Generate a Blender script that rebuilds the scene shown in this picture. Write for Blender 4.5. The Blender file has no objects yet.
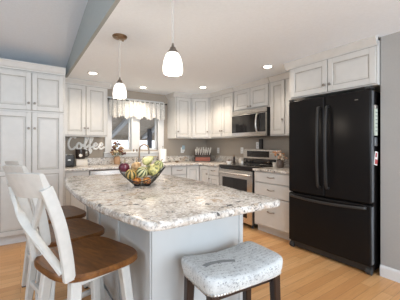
import bpy, bmesh, math, random
from mathutils import Vector, Matrix
random.seed(7)
PI = math.pi
sc = bpy.context.scene
COL = sc.collection

# ------------------------------------------------------------------ camera, world, light, exposure
cd = bpy.data.cameras.new('camera'); cam = bpy.data.objects.new('camera', cd); COL.objects.link(cam)
cam.location = (0, 0, 1.225); cam.rotation_euler = (PI/2, 0, -0.603)
cd.sensor_width = 36; cd.lens = 260.6/400*36; cd.shift_y = -0.0108; cd.clip_start = 0.02
sc.camera = cam
w = bpy.data.worlds.new('sky'); sc.world = w; w.use_nodes = True
w.node_tree.nodes['Background'].inputs[0].default_value = (0.86, 0.92, 1.0, 1)
w.node_tree.nodes['Background'].inputs[1].default_value = 1.15
sc.view_settings.view_transform = 'Standard'; sc.view_settings.look = 'None'
sc.view_settings.gamma = 1; sc.view_settings.use_curve_mapping = False
sc.view_settings.exposure = 0.85

def area(name, loc, rot, sx, sy, power, col):
    l = bpy.data.lights.new(name, 'AREA'); l.shape = 'RECTANGLE'; l.size = sx; l.size_y = sy
    l.energy = power; l.color = col
    o = bpy.data.objects.new(name, l); COL.objects.link(o); o.location = loc; o.rotation_euler = rot
    return o
DAY = (0.77, 0.885, 1.0)
area('side_daylight_fill', (-3.42, 0.6, 1.95), (PI/2, 0, -PI/2), 3.4, 1.7, 27, (0.72, 0.86, 1.0))        # added area lamp for side light, no window known there
area('rear_daylight_fill', (0.95, -2.95, 1.35), (PI/2+.22, 0, 0), 3.4, 2.3, 97, DAY)           # unseen area lamp added for daylight from behind
WARM = (1.0, 0.86, 0.70)
CAN_POWER = 13.5
PENDANT_POWER = 5.0

# ------------------------------------------------------------------ materials
def mat(name, col, rough=0.5, metal=0.0, spec=None, emit=None, estr=0.0, coat=0.0, trans=0.0):
    m = bpy.data.materials.new(name); m.use_nodes = True
    b = m.node_tree.nodes['Principled BSDF']
    b.inputs['Base Color'].default_value = (*col, 1); b.inputs['Roughness'].default_value = rough
    b.inputs['Metallic'].default_value = metal
    if spec is not None: b.inputs['Specular IOR Level'].default_value = spec
    if emit: b.inputs['Emission Color'].default_value = (*emit, 1); b.inputs['Emission Strength'].default_value = estr
    b.inputs['Coat Weight'].default_value = coat
    b.inputs['Transmission Weight'].default_value = trans
    return m
class NT:
    def __init__(s, m): s.t = m.node_tree; s.b = s.t.nodes['Principled BSDF']
    def n(s, kind, **kw):
        x = s.t.nodes.new(kind)
        for k, v in kw.items():
            if k.startswith('i_'):
                key = k[2:].replace('_', ' ')
                x.inputs[key].default_value = v
            else: setattr(x, k, v)
        return x
    def l(s, a, b): s.t.links.new(a, b)
    def coords(s, kind='Object', scale=(1, 1, 1), rot=(0, 0, 0)):
        tc = s.n('ShaderNodeTexCoord'); mp = s.n('ShaderNodeMapping')
        mp.inputs['Scale'].default_value = scale; mp.inputs['Rotation'].default_value = rot
        s.l(tc.outputs[kind], mp.inputs['Vector']); return mp.outputs['Vector']
    def ramp(s, fac, stops):
        r = s.n('ShaderNodeValToRGB'); e = r.color_ramp.elements
        while len(e) < len(stops): e.new(0.5)
        for q, (p, c) in zip(e, stops): q.position = p; q.color = (*c, 1)
        s.l(fac, r.inputs['Fac']); return r.outputs['Color']
    def mix(s, fac, a, b, mode='MIX'):
        m = s.n('ShaderNodeMix', data_type='RGBA', blend_type=mode)
        if isinstance(fac, (int, float)): m.inputs[0].default_value = fac
        else: s.l(fac, m.inputs[0])
        for q, k in ((a, 6), (b, 7)):
            if isinstance(q, tuple): m.inputs[k].default_value = (*q, 1)
            else: s.l(q, m.inputs[k])
        return m.outputs[2]
    def math(s, op, a, b=None):
        m = s.n('ShaderNodeMath', operation=op)
        for i, q in enumerate((a, b)):
            if q is None: continue
            if isinstance(q, (int, float)): m.inputs[i].default_value = q
            else: s.l(q, m.inputs[i])
        return m.outputs[0]
    def base(s, c): s.l(c, s.b.inputs['Base Color'])

M = {}
def paint(name, col, rough=0.6, amt=0.03, scale=30):
    m = mat(name, col, rough); t = NT(m)
    nz = t.n('ShaderNodeTexNoise', i_Scale=scale, i_Detail=4.0); t.l(t.coords(), nz.inputs['Vector'])
    lo = tuple(c*(1-amt) for c in col); hi = tuple(min(1, c*(1+amt)) for c in col)
    t.base(t.ramp(nz.outputs['Fac'], [(0.3, lo), (0.7, hi)])); return m
M['cab'] = paint('antique_white_paint', (0.60, 0.59, 0.565), 0.38, 0.03, 12)
M['glaze_and_gap'] = paint('grey_glaze_and_gap_shade', (0.40, 0.38, 0.35), 0.5, 0.15, 40)  # glaze lines, also the painted shade of door and drawer gaps
M['island'] = paint('pale_blue_grey_paint', (0.50, 0.515, 0.515), 0.4, 0.02, 10)
M['wall'] = paint('taupe_wall_paint', (0.38, 0.33, 0.275), 0.8, 0.03, 60)
M['greywall'] = paint('light_grey_wall_paint', (0.37, 0.36, 0.345), 0.8, 0.02, 60)
M['ceil'] = paint('white_ceiling_paint', (0.82, 0.88, 0.94), 0.9, 0.02, 50)
M['vault'] = paint('blue_grey_ceiling_paint', (0.68, 0.745, 0.82), 0.9, 0.02, 50)
M['fascia'] = paint('grey_green_paint', (0.36, 0.39, 0.385), 0.9, 0.02, 50)
M['trim'] = paint('white_trim_paint', (0.68, 0.685, 0.685), 0.4, 0.02, 20)
M['chairwhite'] = paint('white_chair_paint', (0.58, 0.57, 0.54), 0.4, 0.05, 25)
M['black'] = mat('black_fridge_enamel', (0.010, 0.009, 0.009), 0.25, spec=0.16)
M['blackplastic'] = mat('black_plastic', (0.02, 0.02, 0.02), 0.4)
M['rubber'] = mat('dark_rubber', (0.03, 0.03, 0.03), 0.8)
M['blackglass'] = mat('black_glass', (0.012, 0.010, 0.010), 0.06)
M['trimgrey'] = mat('grey_parts_and_edge_highlight', (0.16, 0.17, 0.18), 0.3, 0.3)  # grey parts, also the painted highlight on the fridge edge
M['nickel'] = mat('aged_nickel', (0.30, 0.27, 0.24), 0.35, 1.0)
M['bronze'] = mat('brushed_bronze', (0.30, 0.22, 0.15), 0.3, 1.0)
M['darkmetal'] = mat('dark_iron', (0.05, 0.045, 0.04), 0.45, 0.7)
M['darkwood'] = mat('espresso_wood', (0.022, 0.010, 0.007), 0.35)
M['white'] = mat('white_plastic', (0.92, 0.915, 0.90), 0.35)
M['paper'] = mat('white_paper', (0.86, 0.85, 0.83), 0.9)
M['cord'] = mat('pale_cord', (0.55, 0.54, 0.52), 0.5)
M['leafgreen'] = mat('green_stem', (0.10, 0.12, 0.04), 0.6)
def steel():
    m = mat('brushed_steel', (0.60, 0.57, 0.54), 0.28, 1.0); t = NT(m)
    nz = t.n('ShaderNodeTexNoise', i_Scale=3.0, i_Detail=3.0); t.l(t.coords(scale=(1, 1, 120)), nz.inputs['Vector'])
    r = t.n('ShaderNodeMapRange'); t.l(nz.outputs['Fac'], r.inputs[0]); r.inputs[3].default_value = .2; r.inputs[4].default_value = .38
    t.l(r.outputs[0], t.b.inputs['Roughness']); return m
M['steel'] = steel()
def granite():
    m = mat('speckled_granite', (0.7, 0.65, 0.58), 0.2); t = NT(m); v = t.coords()
    n1 = t.n('ShaderNodeTexNoise', i_Scale=6.0, i_Detail=5.0, i_Roughness=0.65, i_Distortion=0.8); t.l(v, n1.inputs['Vector'])
    base = t.ramp(n1.outputs['Fac'], [(0.32, (0.30, 0.27, 0.24)), (0.43, (0.55, 0.50, 0.44)), (0.53, (0.72, 0.69, 0.65)), (0.62, (0.52, 0.43, 0.34)), (0.70, (0.36, 0.25, 0.17))])
    n2 = t.n('ShaderNodeTexNoise', i_Scale=60.0, i_Detail=5.0, i_Roughness=0.75); t.l(v, n2.inputs['Vector'])
    c = t.mix(t.ramp(n2.outputs['Fac'], [(0.50, (0, 0, 0)), (0.60, (0.8, 0.8, 0.8))]), base, (0.25, 0.225, 0.205))
    n4 = t.n('ShaderNodeTexVoronoi', i_Scale=38.0); t.l(v, n4.inputs['Vector'])
    c = t.mix(t.ramp(n4.outputs['Distance'], [(0.16, (0.85, 0.85, 0.85)), (0.34, (0, 0, 0))]), c, (0.80, 0.79, 0.77))
    n3 = t.n('ShaderNodeTexNoise', i_Scale=15.0, i_Detail=6.0, i_Roughness=0.72, i_Distortion=0.5); t.l(v, n3.inputs['Vector'])
    c = t.mix(t.ramp(n3.outputs['Fac'], [(0.575, (0, 0, 0)), (0.625, (0.95, 0.95, 0.95))]), c, (0.05, 0.046, 0.045))
    t.base(c); return m
M['granite'] = granite()
def floor_mat():
    m = mat('oak_plank_floor', (0.5, 0.3, 0.15), 0.32); t = NT(m); v = t.coords()
    br = t.n('ShaderNodeTexBrick', offset=0.37, offset_frequency=2)
    br.inputs['Scale'].default_value = 1; br.inputs['Brick Width'].default_value = 0.95; br.inputs['Row Height'].default_value = 0.085
    br.inputs['Mortar Size'].default_value = 0.0012; br.inputs['Mortar Smooth'].default_value = 0.3; br.inputs['Bias'].default_value = 0
    br.inputs['Color1'].default_value = (0.0, 0, 0, 1); br.inputs['Color2'].default_value = (1, 1, 1, 1); br.inputs['Mortar'].default_value = (0.4, 0.4, 0.4, 1)
    t.l(v, br.inputs['Vector'])
    tone = t.ramp(br.outputs['Color'], [(0.0, (0.60, 0.30, 0.12)), (0.5, (0.70, 0.38, 0.16)), (1.0, (0.78, 0.47, 0.22))])
    nz = t.n('ShaderNodeTexNoise', i_Scale=4.0, i_Detail=6.0, i_Roughness=0.6, i_Distortion=0.8); t.l(t.coords(scale=(1.0, 14, 1)), nz.inputs['Vector'])
    c = t.mix(t.ramp(nz.outputs['Fac'], [(0.35, (0.45, 0.45, 0.45)), (0.65, (0, 0, 0))]), tone, (0.50, 0.24, 0.09))
    c = t.mix(br.outputs['Fac'], c, (0.26, 0.13, 0.06))
    t.base(c); return m
M['floor'] = floor_mat()
def wood(name, a, b, scale=(2, 18, 8), rough=0.35):
    m = mat(name, a, rough); t = NT(m)
    nz = t.n('ShaderNodeTexNoise', i_Scale=2.5, i_Detail=6.0, i_Roughness=0.6, i_Distortion=1.2); t.l(t.coords(scale=scale), nz.inputs['Vector'])
    t.base(t.ramp(nz.outputs['Fac'], [(0.3, a), (0.7, b)])); return m
M['seatwood'] = wood('walnut_brown_seat', (0.085, 0.028, 0.006), (0.24, 0.095, 0.022), (12, 2.0, 8))
M['redwood'] = wood('red_brown_block', (0.20, 0.05, 0.03), (0.30, 0.09, 0.05))
def fabric():
    m = mat('script_print_linen', (0.6, 0.6, 0.58), 0.9); t = NT(m); v = t.coords()
    base = (0.58, 0.60, 0.60)
    # rows of faded handwriting: distorted bands broken into strokes
    wv = t.n('ShaderNodeTexWave', i_Scale=13.0, i_Distortion=5.0, i_Detail=4.0, bands_direction='Y'); wv.inputs['Detail Scale'].default_value = 9; t.l(v, wv.inputs['Vector'])
    n = t.n('ShaderNodeTexNoise', i_Scale=95.0, i_Detail=3.0, i_Roughness=0.8); t.l(v, n.inputs['Vector'])
    ink = t.math('MULTIPLY', t.ramp(wv.outputs['Fac'], [(0.55, (0, 0, 0)), (0.75, (1, 1, 1))]), t.ramp(n.outputs['Fac'], [(0.50, (0, 0, 0)), (0.60, (1, 1, 1))]))
    c = t.mix(t.math('MULTIPLY', ink, 0.85), base, (0.16, 0.17, 0.18))
    nb = t.n('ShaderNodeTexNoise', i_Scale=16.0, i_Detail=6.0, i_Roughness=0.7); t.l(v, nb.inputs['Vector'])
    c = t.mix(t.ramp(nb.outputs['Fac'], [(0.48, (0, 0, 0)), (0.68, (0.6, 0.6, 0.6))]), c, (0.36, 0.37, 0.38))
    # a curved dark postmark band printed near one corner
    sx = t.n('ShaderNodeSeparateXYZ'); t.l(v, sx.inputs[0])
    dx = t.math('SUBTRACT', sx.outputs[0], -0.09); dy = t.math('SUBTRACT', sx.outputs[1], -0.17)
    r = t.math('SQRT', t.math('ADD', t.math('MULTIPLY', dx, dx), t.math('MULTIPLY', dy, dy)))
    ang = t.math('ARCTAN2', dy, dx)
    band = t.math('LESS_THAN', t.math('ABSOLUTE', t.math('SUBTRACT', r, 0.175)), 0.014)
    arc = t.math('LESS_THAN', t.math('ABSOLUTE', t.math('SUBTRACT', ang, 1.571)), 0.56)
    top = t.math('GREATER_THAN', sx.outputs[2], 0.60)
    c = t.mix(t.math('MULTIPLY', t.math('MULTIPLY', band, arc), t.math('MULTIPLY', top, 0.75)), c, (0.14, 0.15, 0.155))
    t.base(c); return m
M['fabric'] = fabric()
def lace():
    m = mat('white_lace', (0.64, 0.63, 0.60), 0.9); t = NT(m)
    nz = t.n('ShaderNodeTexNoise', i_Scale=45.0, i_Detail=3.0); t.l(t.coords(), nz.inputs['Vector'])
    t.base(t.ramp(nz.outputs['Fac'], [(0.4, (0.52, 0.51, 0.48)), (0.6, (0.68, 0.67, 0.645))]))
    t.b.inputs['Transmission Weight'].default_value = 0.0
    return m
M['lace'] = lace()
M['glass'] = mat('window_glass', (1, 1, 1), 0.0, trans=1.0); M['glass'].node_tree.nodes['Principled BSDF'].inputs['IOR'].default_value = 1.02
M['shade'] = mat('frosted_glass_shade', (0.9, 0.88, 0.85), 0.3, emit=(1.0, 0.95, 0.88), estr=1.1)
M['lens'] = mat('lit_lamp_lens', (0.9, 0.9, 0.88), 0.4, emit=(1.0, 0.93, 0.82), estr=6.0)
M['porch'] = wood('weathered_porch_boards', (0.20, 0.165, 0.125), (0.42, 0.36, 0.29), (3, 10, 3), 0.8)
M['porchbeam'] = paint('pale_grey_beam', (0.38, 0.38, 0.38), 0.8)
M['porchpost'] = mat('dark_post_paint', (0.07, 0.07, 0.08), 0.7)
M['snow'] = mat('pale_ground', (0.8, 0.82, 0.85), 0.9)
M['terracotta'] = paint('tan_clay', (0.42, 0.25, 0.14), 0.7, 0.1, 40)
M['canister'] = paint('cream_ceramic', (0.80, 0.74, 0.66), 0.3, 0.02)
M['mug'] = mat('dark_mug_glaze', (0.035, 0.025, 0.022), 0.25)
M['display'] = mat('dark_display', (0.015, 0.013, 0.013), 0.15)

def gourd(name, c1, c2, scale=7.0, kind='stripe', rough=0.4):
    m = mat(name, c1, rough); t = NT(m); v = t.coords()
    if kind == 'stripe':
        sx = t.n('ShaderNodeSeparateXYZ'); t.l(v, sx.inputs[0])
        a = t.math('ARCTAN2', sx.outputs[1], sx.outputs[0])
        nz = t.n('ShaderNodeTexNoise', i_Scale=40.0, i_Detail=2.0); t.l(v, nz.inputs['Vector'])
        f = t.math('ADD', t.math('SINE', t.math('MULTIPLY', a, scale)), t.math('MULTIPLY', t.math('SUBTRACT', nz.outputs['Fac'], 0.5), 2.5))
        f = t.math('ADD', t.math('MULTIPLY', f, 0.5), 0.5)
    else:
        nz = t.n('ShaderNodeTexNoise', i_Scale=scale, i_Detail=3.0); t.l(v, nz.inputs['Vector']); f = nz.outputs['Fac']
    t.base(t.ramp(f, [(0.42, c1), (0.60, c2)])); return m

# ------------------------------------------------------------------ mesh builder
class B:
    def __init__(s): s.bm = bmesh.new()
    def box(s, x0, x1, y0, y1, z0, z1, bev=0.0, seg=1):
        r = bmesh.ops.create_cube(s.bm, size=1.0); vs = r['verts']
        c = Vector(((x0+x1)/2, (y0+y1)/2, (z0+z1)/2)); d = Vector((abs(x1-x0), abs(y1-y0), abs(z1-z0)))
        for v in vs: v.co = c + Vector((v.co.x*d.x, v.co.y*d.y, v.co.z*d.z))
        if bev > 0:
            es = list({e for v in vs for e in v.link_edges})
            bmesh.ops.bevel(s.bm, geom=es, offset=min(bev, min(d)/2.2), segments=seg, affect='EDGES', profile=0.6)
        return s
    def loops(s, rings, close=True, cap=True):
        R = [[s.bm.verts.new(p) for p in r] for r in rings]
        n = len(R[0])
        for a, b in zip(R, R[1:]):
            for i in range(n if close else n-1):
                j = (i+1) % n
                s.bm.faces.new((a[i], a[j], b[j], b[i]))
        if cap:
            s.bm.faces.new(R[0][::-1]); s.bm.faces.new(R[-1])
        return s
    def lathe(s, prof, c=(0, 0, 0), seg=24, cap=True, lobes=0, amp=0.0):
        rings = []
        for r, z in prof:
            ring = []
            for i in range(seg):
                a = 2*PI*i/seg; q = r*(1+amp*math.cos(lobes*a)) if lobes else r
                ring.append((c[0]+q*math.cos(a), c[1]+q*math.sin(a), c[2]+z))
            rings.append(ring)
        return s.loops(rings, True, cap)
    def tube(s, pts, r, seg=8, cap=True, closed=False):
        pts = [Vector(p) for p in pts]; n = len(pts); rings = []
        rs = r if isinstance(r, (list, tuple)) else [r]*n
        up = None
        for i, p in enumerate(pts):
            if closed: tg = pts[(i+1) % n]-pts[i-1]
            else: tg = pts[min(i+1, n-1)]-pts[max(i-1, 0)]
            tg.normalize()
            if up is None: up = tg.orthogonal().normalized()
            else: up = (up - tg*up.dot(tg)).normalized()
            sd = tg.cross(up)
            rings.append([p+(up*math.cos(2*PI*k/seg)+sd*math.sin(2*PI*k/seg))*rs[i] for k in range(seg)])
        if closed: rings.append(rings[0]); return s.loops(rings, True, False)
        return s.loops(rings, True, cap)
    def sweep(s, pts, w, t, side, caps=True):
        """rectangular section: w along `side`, t across"""
        pts = [Vector(p) for p in pts]; n = len(pts); rings = []
        W = w if isinstance(w, (list, tuple)) else [w]*n; T = t if isinstance(t, (list, tuple)) else [t]*n
        for i, p in enumerate(pts):
            tg = (pts[min(i+1, n-1)]-pts[max(i-1, 0)]).normalized()
            sd = Vector(side); sd = (sd-tg*sd.dot(tg)).normalized(); nn = tg.cross(sd)
            a, b = sd*W[i]/2, nn*T[i]/2; ch = 0.25
            rings.append([p+a+b*(1-ch), p+a*(1-ch)+b, p-a*(1-ch)+b, p-a+b*(1-ch), p-a-b*(1-ch), p-a*(1-ch)-b, p+a*(1-ch)-b, p+a-b*(1-ch)])
        return s.loops(rings, True, caps)
    def prism(s, poly, axis, a0, a1):
        """extrude a 2D polygon along an axis: 'x' poly=(y,z), 'y' poly=(x,z), 'z' poly=(x,y)"""
        def P(q, a): return {'x': (a, q[0], q[1]), 'y': (q[0], a, q[1]), 'z': (q[0], q[1], a)}[axis]
        return s.loops([[P(q, a0) for q in poly], [P(q, a1) for q in poly]])
    def ball(s, c, r, sc_=(1, 1, 1), seg=12):
        ret = bmesh.ops.create_uvsphere(s.bm, u_segments=seg, v_segments=max(6, seg*2//3), radius=r)
        for v in ret['verts']: v.co = Vector(c)+Vector((v.co.x*sc_[0], v.co.y*sc_[1], v.co.z*sc_[2]))
        return s
    def build(s, name, material, parent=None, loc=None, smooth=True, rot=None):
        bmesh.ops.recalc_face_normals(s.bm, faces=s.bm.faces[:])
        me = bpy.data.meshes.new(name); s.bm.to_mesh(me); s.bm.free()
        if smooth:
            for p in me.polygons: p.use_smooth = True
            me.set_sharp_from_angle(angle=0.7)
        me.materials.append(material if not isinstance(material, str) else M[material])
        o = bpy.data.objects.new(name, me); COL.objects.link(o)
        if parent: o.parent = parent
        if loc: o.location = loc
        if rot: o.rotation_euler = rot
        return o

def tag(o, label, cat, group=None, kind=None):
    o['label'] = label; o['category'] = cat
    if group: o['group'] = group
    if kind: o['kind'] = kind
    return o
def thing(name, label, cat, loc=(0, 0, 0), rz=0.0, group=None):
    o = bpy.data.objects.new(name, None); COL.objects.link(o); o.empty_display_size = 0.1
    o.location = loc; o.rotation_euler = (0, 0, rz)
    return tag(o, label, cat, group)
def struct(o):
    o['kind'] = 'structure'; return o
def dup(o, parent=None):
    c = o.copy(); COL.objects.link(c)
    if parent: c.parent = parent
    for ch in list(o.children): dup(ch, c)
    return c
def dup_thing(o, loc, rz, label, group=None):
    c = dup(o); c.location = loc; c.rotation_euler = (0, 0, rz); c['label'] = label
    if group: c['group'] = group
    return c
def smooth_path(pts, n=8, closed=False):
    P = [Vector(p) for p in pts]; out = []; m = len(P)
    for i in range(m if closed else m-1):
        if closed: p0, p1, p2, p3 = P[i-1], P[i], P[(i+1) % m], P[(i+2) % m]
        else: p0, p1, p2, p3 = P[max(i-1, 0)], P[i], P[i+1], P[min(i+2, m-1)]
        for k in range(n):
            t = k/n
            out.append(0.5*((2*p1)+(p2-p0)*t+(2*p0-5*p1+4*p2-p3)*t*t+(3*p1-p0-3*p2+p3)*t**3))
    if not closed: out.append(P[-1])
    return out

# ------------------------------------------------------------------ room shell
CEIL = 2.25; BY = 4.75; RX = 3.43; FX = 0.55     # flat ceiling, window wall, range wall, edge of the flat ceiling
def S(name, b, m, parent=None): 
    o = b.build(name, m, parent, smooth=False)
    return struct(o) if parent is None else o
S('floor', B().box(-3.6, RX+.15, -3.1, BY+.15, -0.1, 0), 'floor')
# window wall with its opening
WX0, WX1, WZ0, WZ1 = 1.30, 2.28, 1.14, 2.02
b = B(); b.box(-3.6, WX0, BY, BY+.15, 0, 2.6); b.box(WX1, RX+.15, BY, BY+.15, 0, 2.6)
b.box(WX0, WX1, BY, BY+.15, 0, WZ0); b.box(WX0, WX1, BY, BY+.15, WZ1, 2.6)
S('wall_back', b, 'wall')
S('wall_range', B().box(RX, RX+.15, 1.06, BY, 0, 2.3), 'wall')
S('wall_right', B().box(2.80, RX+.15, -3.1, 1.06, 0, 2.3), 'greywall')
S('baseboard_right', B().prism([(2.80, 0), (2.784, 0), (2.784, .085), (2.79, .10), (2.80, .105)], 'y', -3.0, 1.06), 'trim')
S('ceiling', B().box(FX+.03, RX+.15, -3.1, BY+.15, CEIL, CEIL+.06), 'ceil')
def vz(y): return 2.29+0.187*(BY-y)
S('ceiling_vault', B().prism([(BY+.15, vz(BY+.15)), (-3.1, vz(-3.1)), (-3.1, vz(-3.1)+.1), (BY+.15, vz(BY+.15)+.1)], 'x', -3.6, FX+.03), 'vault')
S('trim_ceiling_step', B().prism([(-3.1, CEIL), (BY, CEIL), (BY, vz(BY)), (-3.1, vz(-3.1))], 'x', FX, FX+.03), 'fascia')
# walls behind the camera, with openings made up for the added daylight lamps
b = B(); b.box(-3.6, -.8, -3.1, -3.0, 0, 3.9); b.box(2.7, 2.8, -3.1, -3.0, 0, 3.9); b.box(-.8, 2.7, -3.1, -3.0, 2.55, 3.9); b.box(-.8, 2.7, -3.1, -3.0, 0, .15)
S('wall_rear', b, 'greywall')
b = B(); b.box(-3.6, -3.5, -3.0, -1.2, 0, 3.9); b.box(-3.6, -3.5, 2.4, BY, 0, 3.9); b.box(-3.6, -3.5, -1.2, 2.4, 2.9, 3.9); b.box(-3.6, -3.5, -1.2, 2.4, 0, 1.0)
S('wall_left', b, 'greywall')

# window above the sink
wf = thing('window_1', 'white double window above the sink', 'window', (0, BY, 0)); wf['kind'] = 'structure'
b = B()
b.box(1.225, 1.335, -.022, .0, 1.10, 2.08, .005); b.box(2.245, 2.375, -.022, 0, 1.10, 2.08, .005); b.box(1.225, 2.375, -.022, 0, 2.0, 2.10, .005)
b.box(1.21, 2.39, -.025, 0, 1.02, 1.085, .004)
b.build('window_casing', 'trim', wf)
B().box(1.20, 2.40, -.055, .03, 1.083, 1.115, .006).build('window_sill', 'trim', wf)
B().box(1.705, 1.865, -.022, .12, 1.115, 2.0, .005).build('mullion', 'trim', wf)
for x0, x1 in ((1.335, 1.705), (1.865, 2.245)):
    b = B(); t_ = .028
    b.box(x0, x0+t_, .04, .08, 1.115, 2.0, .003); b.box(x1-t_, x1, .04, .08, 1.115, 2.0, .003)
    b.box(x0+t_, x1-t_, .04, .08, 1.115, 1.175, .003); b.box(x0+t_, x1-t_, .04, .08, 1.96, 2.0, .003)
    sash = b.build('sash', 'trim', wf)
    B().box(x0+t_, x1-t_, .058, .062, 1.175, 1.96).build('pane', 'glass', sash, smooth=False)
# outside
g = S('ground_outside', B().box(-4, 10, BY+.3, 16, -.6, -.5), 'snow')
pr = thing('porch_roof', 'dark boarded porch roof seen through the window', 'roof', (0, 0, 0)); pr['kind'] = 'structure'
B().prism([(5.05, 2.35), (8.2, 1.50), (8.2, 1.58), (5.05, 2.43)], 'x', -1.5, 7).build('roof_boards', 'porch', pr, smooth=False)
for x in (0.1, 1.15, 2.2, 3.25, 4.3):
    B().prism([(5.05, 2.25), (8.1, 1.43), (8.1, 1.53), (5.05, 2.35)], 'x', x, x+.10).build('rafter', 'porchbeam', pr, smooth=False)
B().box(-1.5, 7, 8.05, 8.2, 1.40, 1.60).build('fascia_board', 'porch', pr, smooth=False)
for x in (3.16, 5.6):
    B().box(x, x+.11, 7.3, 7.41, -.5, 1.73, .005).build('post', 'porchpost', pr)
fe = thing('yard_fence', 'pale board fence in the yard outside the window', 'fence', (0, 12, -.5)); fe['kind'] = 'structure'
B().box(-3, 10, 0, .05, 0, 1.55).build('fence_boards', 'snow', fe, smooth=False)

# ------------------------------------------------------------------ cabinet parts (local: front faces -y, x to the right, z up)
def knob(parent, x, z, y=-.02):
    B().lathe([(.006, 0), (.006, .012), (.013, .016), (.016, .022), (.013, .029), (.005, .031)], seg=14).build('knob', 'nickel', parent, loc=(x, y, z), rot=(PI/2, 0, 0))
def pull(parent, x, z, y=-.02, wd=.10):
    pts = smooth_path([(x-wd/2, y, z), (x-wd/2, y-.024, z+.003), (x, y-.030, z-.004), (x+wd/2, y-.024, z+.003), (x+wd/2, y, z)], 5)
    B().tube(pts, .0065, 7).build('pull', 'nickel', parent)
def door(parent, x0, x1, z0, z1, kn=None, rails=(), m='cab', name='door', st=.055):
    """framed raised-panel door; rails = heights of extra cross rails"""
    t = .02; g_ = .003; x0 += g_; x1 -= g_; z0 += g_; z1 -= g_
    b = B()
    b.box(x0, x0+st, -t, 0, z0, z1, .003); b.box(x1-st, x1, -t, 0, z0, z1, .003)
    zs = [z0] + list(rails) + [z1]
    b.box(x0+st, x1-st, -t, 0, z0, z0+st, .002); b.box(x0+st, x1-st, -t, 0, z1-st, z1, .002)
    for r in rails: b.box(x0+st, x1-st, -t, 0, r-st/2, r+st/2, .002)
    d = b.build(name, m, parent)
    # panels
    opens = []; lo = z0+st
    for r in rails: opens.append((lo, r-st/2)); lo = r+st/2
    opens.append((lo, z1-st))
    gl = B(); q = .009
    for a, c in opens:
        X0, X1 = x0+st, x1-st
        pb = B(); iy = -.009; fy = -.014; k = .030
        pb.box(X0, X1, -.009, -.002, a, c)
        R0 = [(X0+.012, iy, a+.012), (X1-.012, iy, a+.012), (X1-.012, iy, c-.012), (X0+.012, iy, c-.012)]
        R1 = [(X0+k, fy, a+k), (X1-k, fy, a+k), (X1-k, fy, c-k), (X0+k, fy, c-k)]
        pb.loops([R0, R1]); pb.build('panel', m, d, smooth=False)
        y0, y1 = -.013, -.008
        gl.box(X0, X0+q, y0, y1, a, c); gl.box(X1-q, X1, y0, y1, a, c); gl.box(X0+q, X1-q, y0, y1, a, a+q); gl.box(X0+q, X1-q, y0, y1, c-q, c)
    e = .004
    gl.box(x0-e, x0, -.012, 0, z0-e, z1+e); gl.box(x1, x1+e, -.012, 0, z0-e, z1+e); gl.box(x0, x1, -.012, 0, z0-e, z0); gl.box(x0, x1, -.012, 0, z1, z1+e)  # outer strips: shade of the door gaps put into grey colour
    o = gl.build('glazed_moulding_gap_shade', 'glaze_and_gap', d, smooth=False); o['label'] = 'thin grey glazed line round the panel, painted gap shade round the door'
    if kn: knob(d, *kn)
    return d
def drawer(parent, x0, x1, z0, z1, m='cab', handle=True, wd=.10):
    g_ = .003
    d = B().box(x0+g_, x1-g_, -.02, 0, z0+g_, z1-g_, .004).build('drawer', m, parent)
    b = B(); e = .004; X0, X1, Z0, Z1 = x0+g_, x1-g_, z0+g_, z1-g_
    b.box(X0-e, X0, -.010, 0, Z0-e, Z1+e); b.box(X1, X1+e, -.010, 0, Z0-e, Z1+e); b.box(X0, X1, -.010, 0, Z0-e, Z0); b.box(X0, X1, -.010, 0, Z1, Z1+e)
    b.build('gap_shade_edge', 'glaze_and_gap', d, smooth=False)  # shade of the gap round the drawer, put in as grey strips
    if handle: pull(d, (x0+x1)/2, (z0+z1)/2+.01, wd=wd)
    return d
def crown(parent, x0, x1, z0, z1, depth, left=False, right=False, y=0, out=.048):
    prof = [(y+.01, z0), (y-.010, z0), (y-.012, z0+.014), (y-.022, z0+.026), (y-out+.006, z1-.022), (y-out, z1-.016), (y-out, z1), (y+.01, z1)]
    b = B().prism(prof, 'x', x0-(out if left else 0), x1+(out if right else 0))
    if left: b.box(x0-out, x0, y, depth, z1-.016, z1); b.prism([(x0, z0), (x0-.010, z0), (x0-out+.006, z1-.02), (x0, z1-.02)], 'y', y, depth)
    if right: b.box(x1, x1+out, y, depth, z1-.016, z1); b.prism([(x1, z0), (x1+.010, z0), (x1+out-.006, z1-.02), (x1, z1-.02)], 'y', y, depth)
    b.build('crown_moulding', 'cab', parent, smooth=False)
    B().box(x0, x1, y-.013, y-.008, z0-.006, z0+.001).build('glazed_line', 'glaze_and_gap', parent, smooth=False)

# tall pantry
PY = 3.97
t = thing('pantry_cabinet', 'tall off-white pantry cabinet with four panelled doors', 'cabinet', (.107, PY, 0))
hw = .395
B().box(-hw, hw, 0, BY-PY-.003, .10, 2.20).build('body', 'cab', t, smooth=False)
B().box(-hw, hw, .045, BY-PY-.003, 0, .10).build('toe_kick', 'trim', t, smooth=False)
hd = hw-.02
door(t, -hd, .008, 1.675, 2.155, (-.022, 1.765)); door(t, .012, hd, 1.675, 2.155, (.042, 1.765))
door(t, -hd, .008, .115, 1.650, (-.022, 1.445), rails=(.885,)); door(t, .012, hd, .115, 1.650, (.042, 1.445), rails=(.885,))
crown(t, -hw, hw, 2.175, 2.275, .5, left=True)

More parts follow.
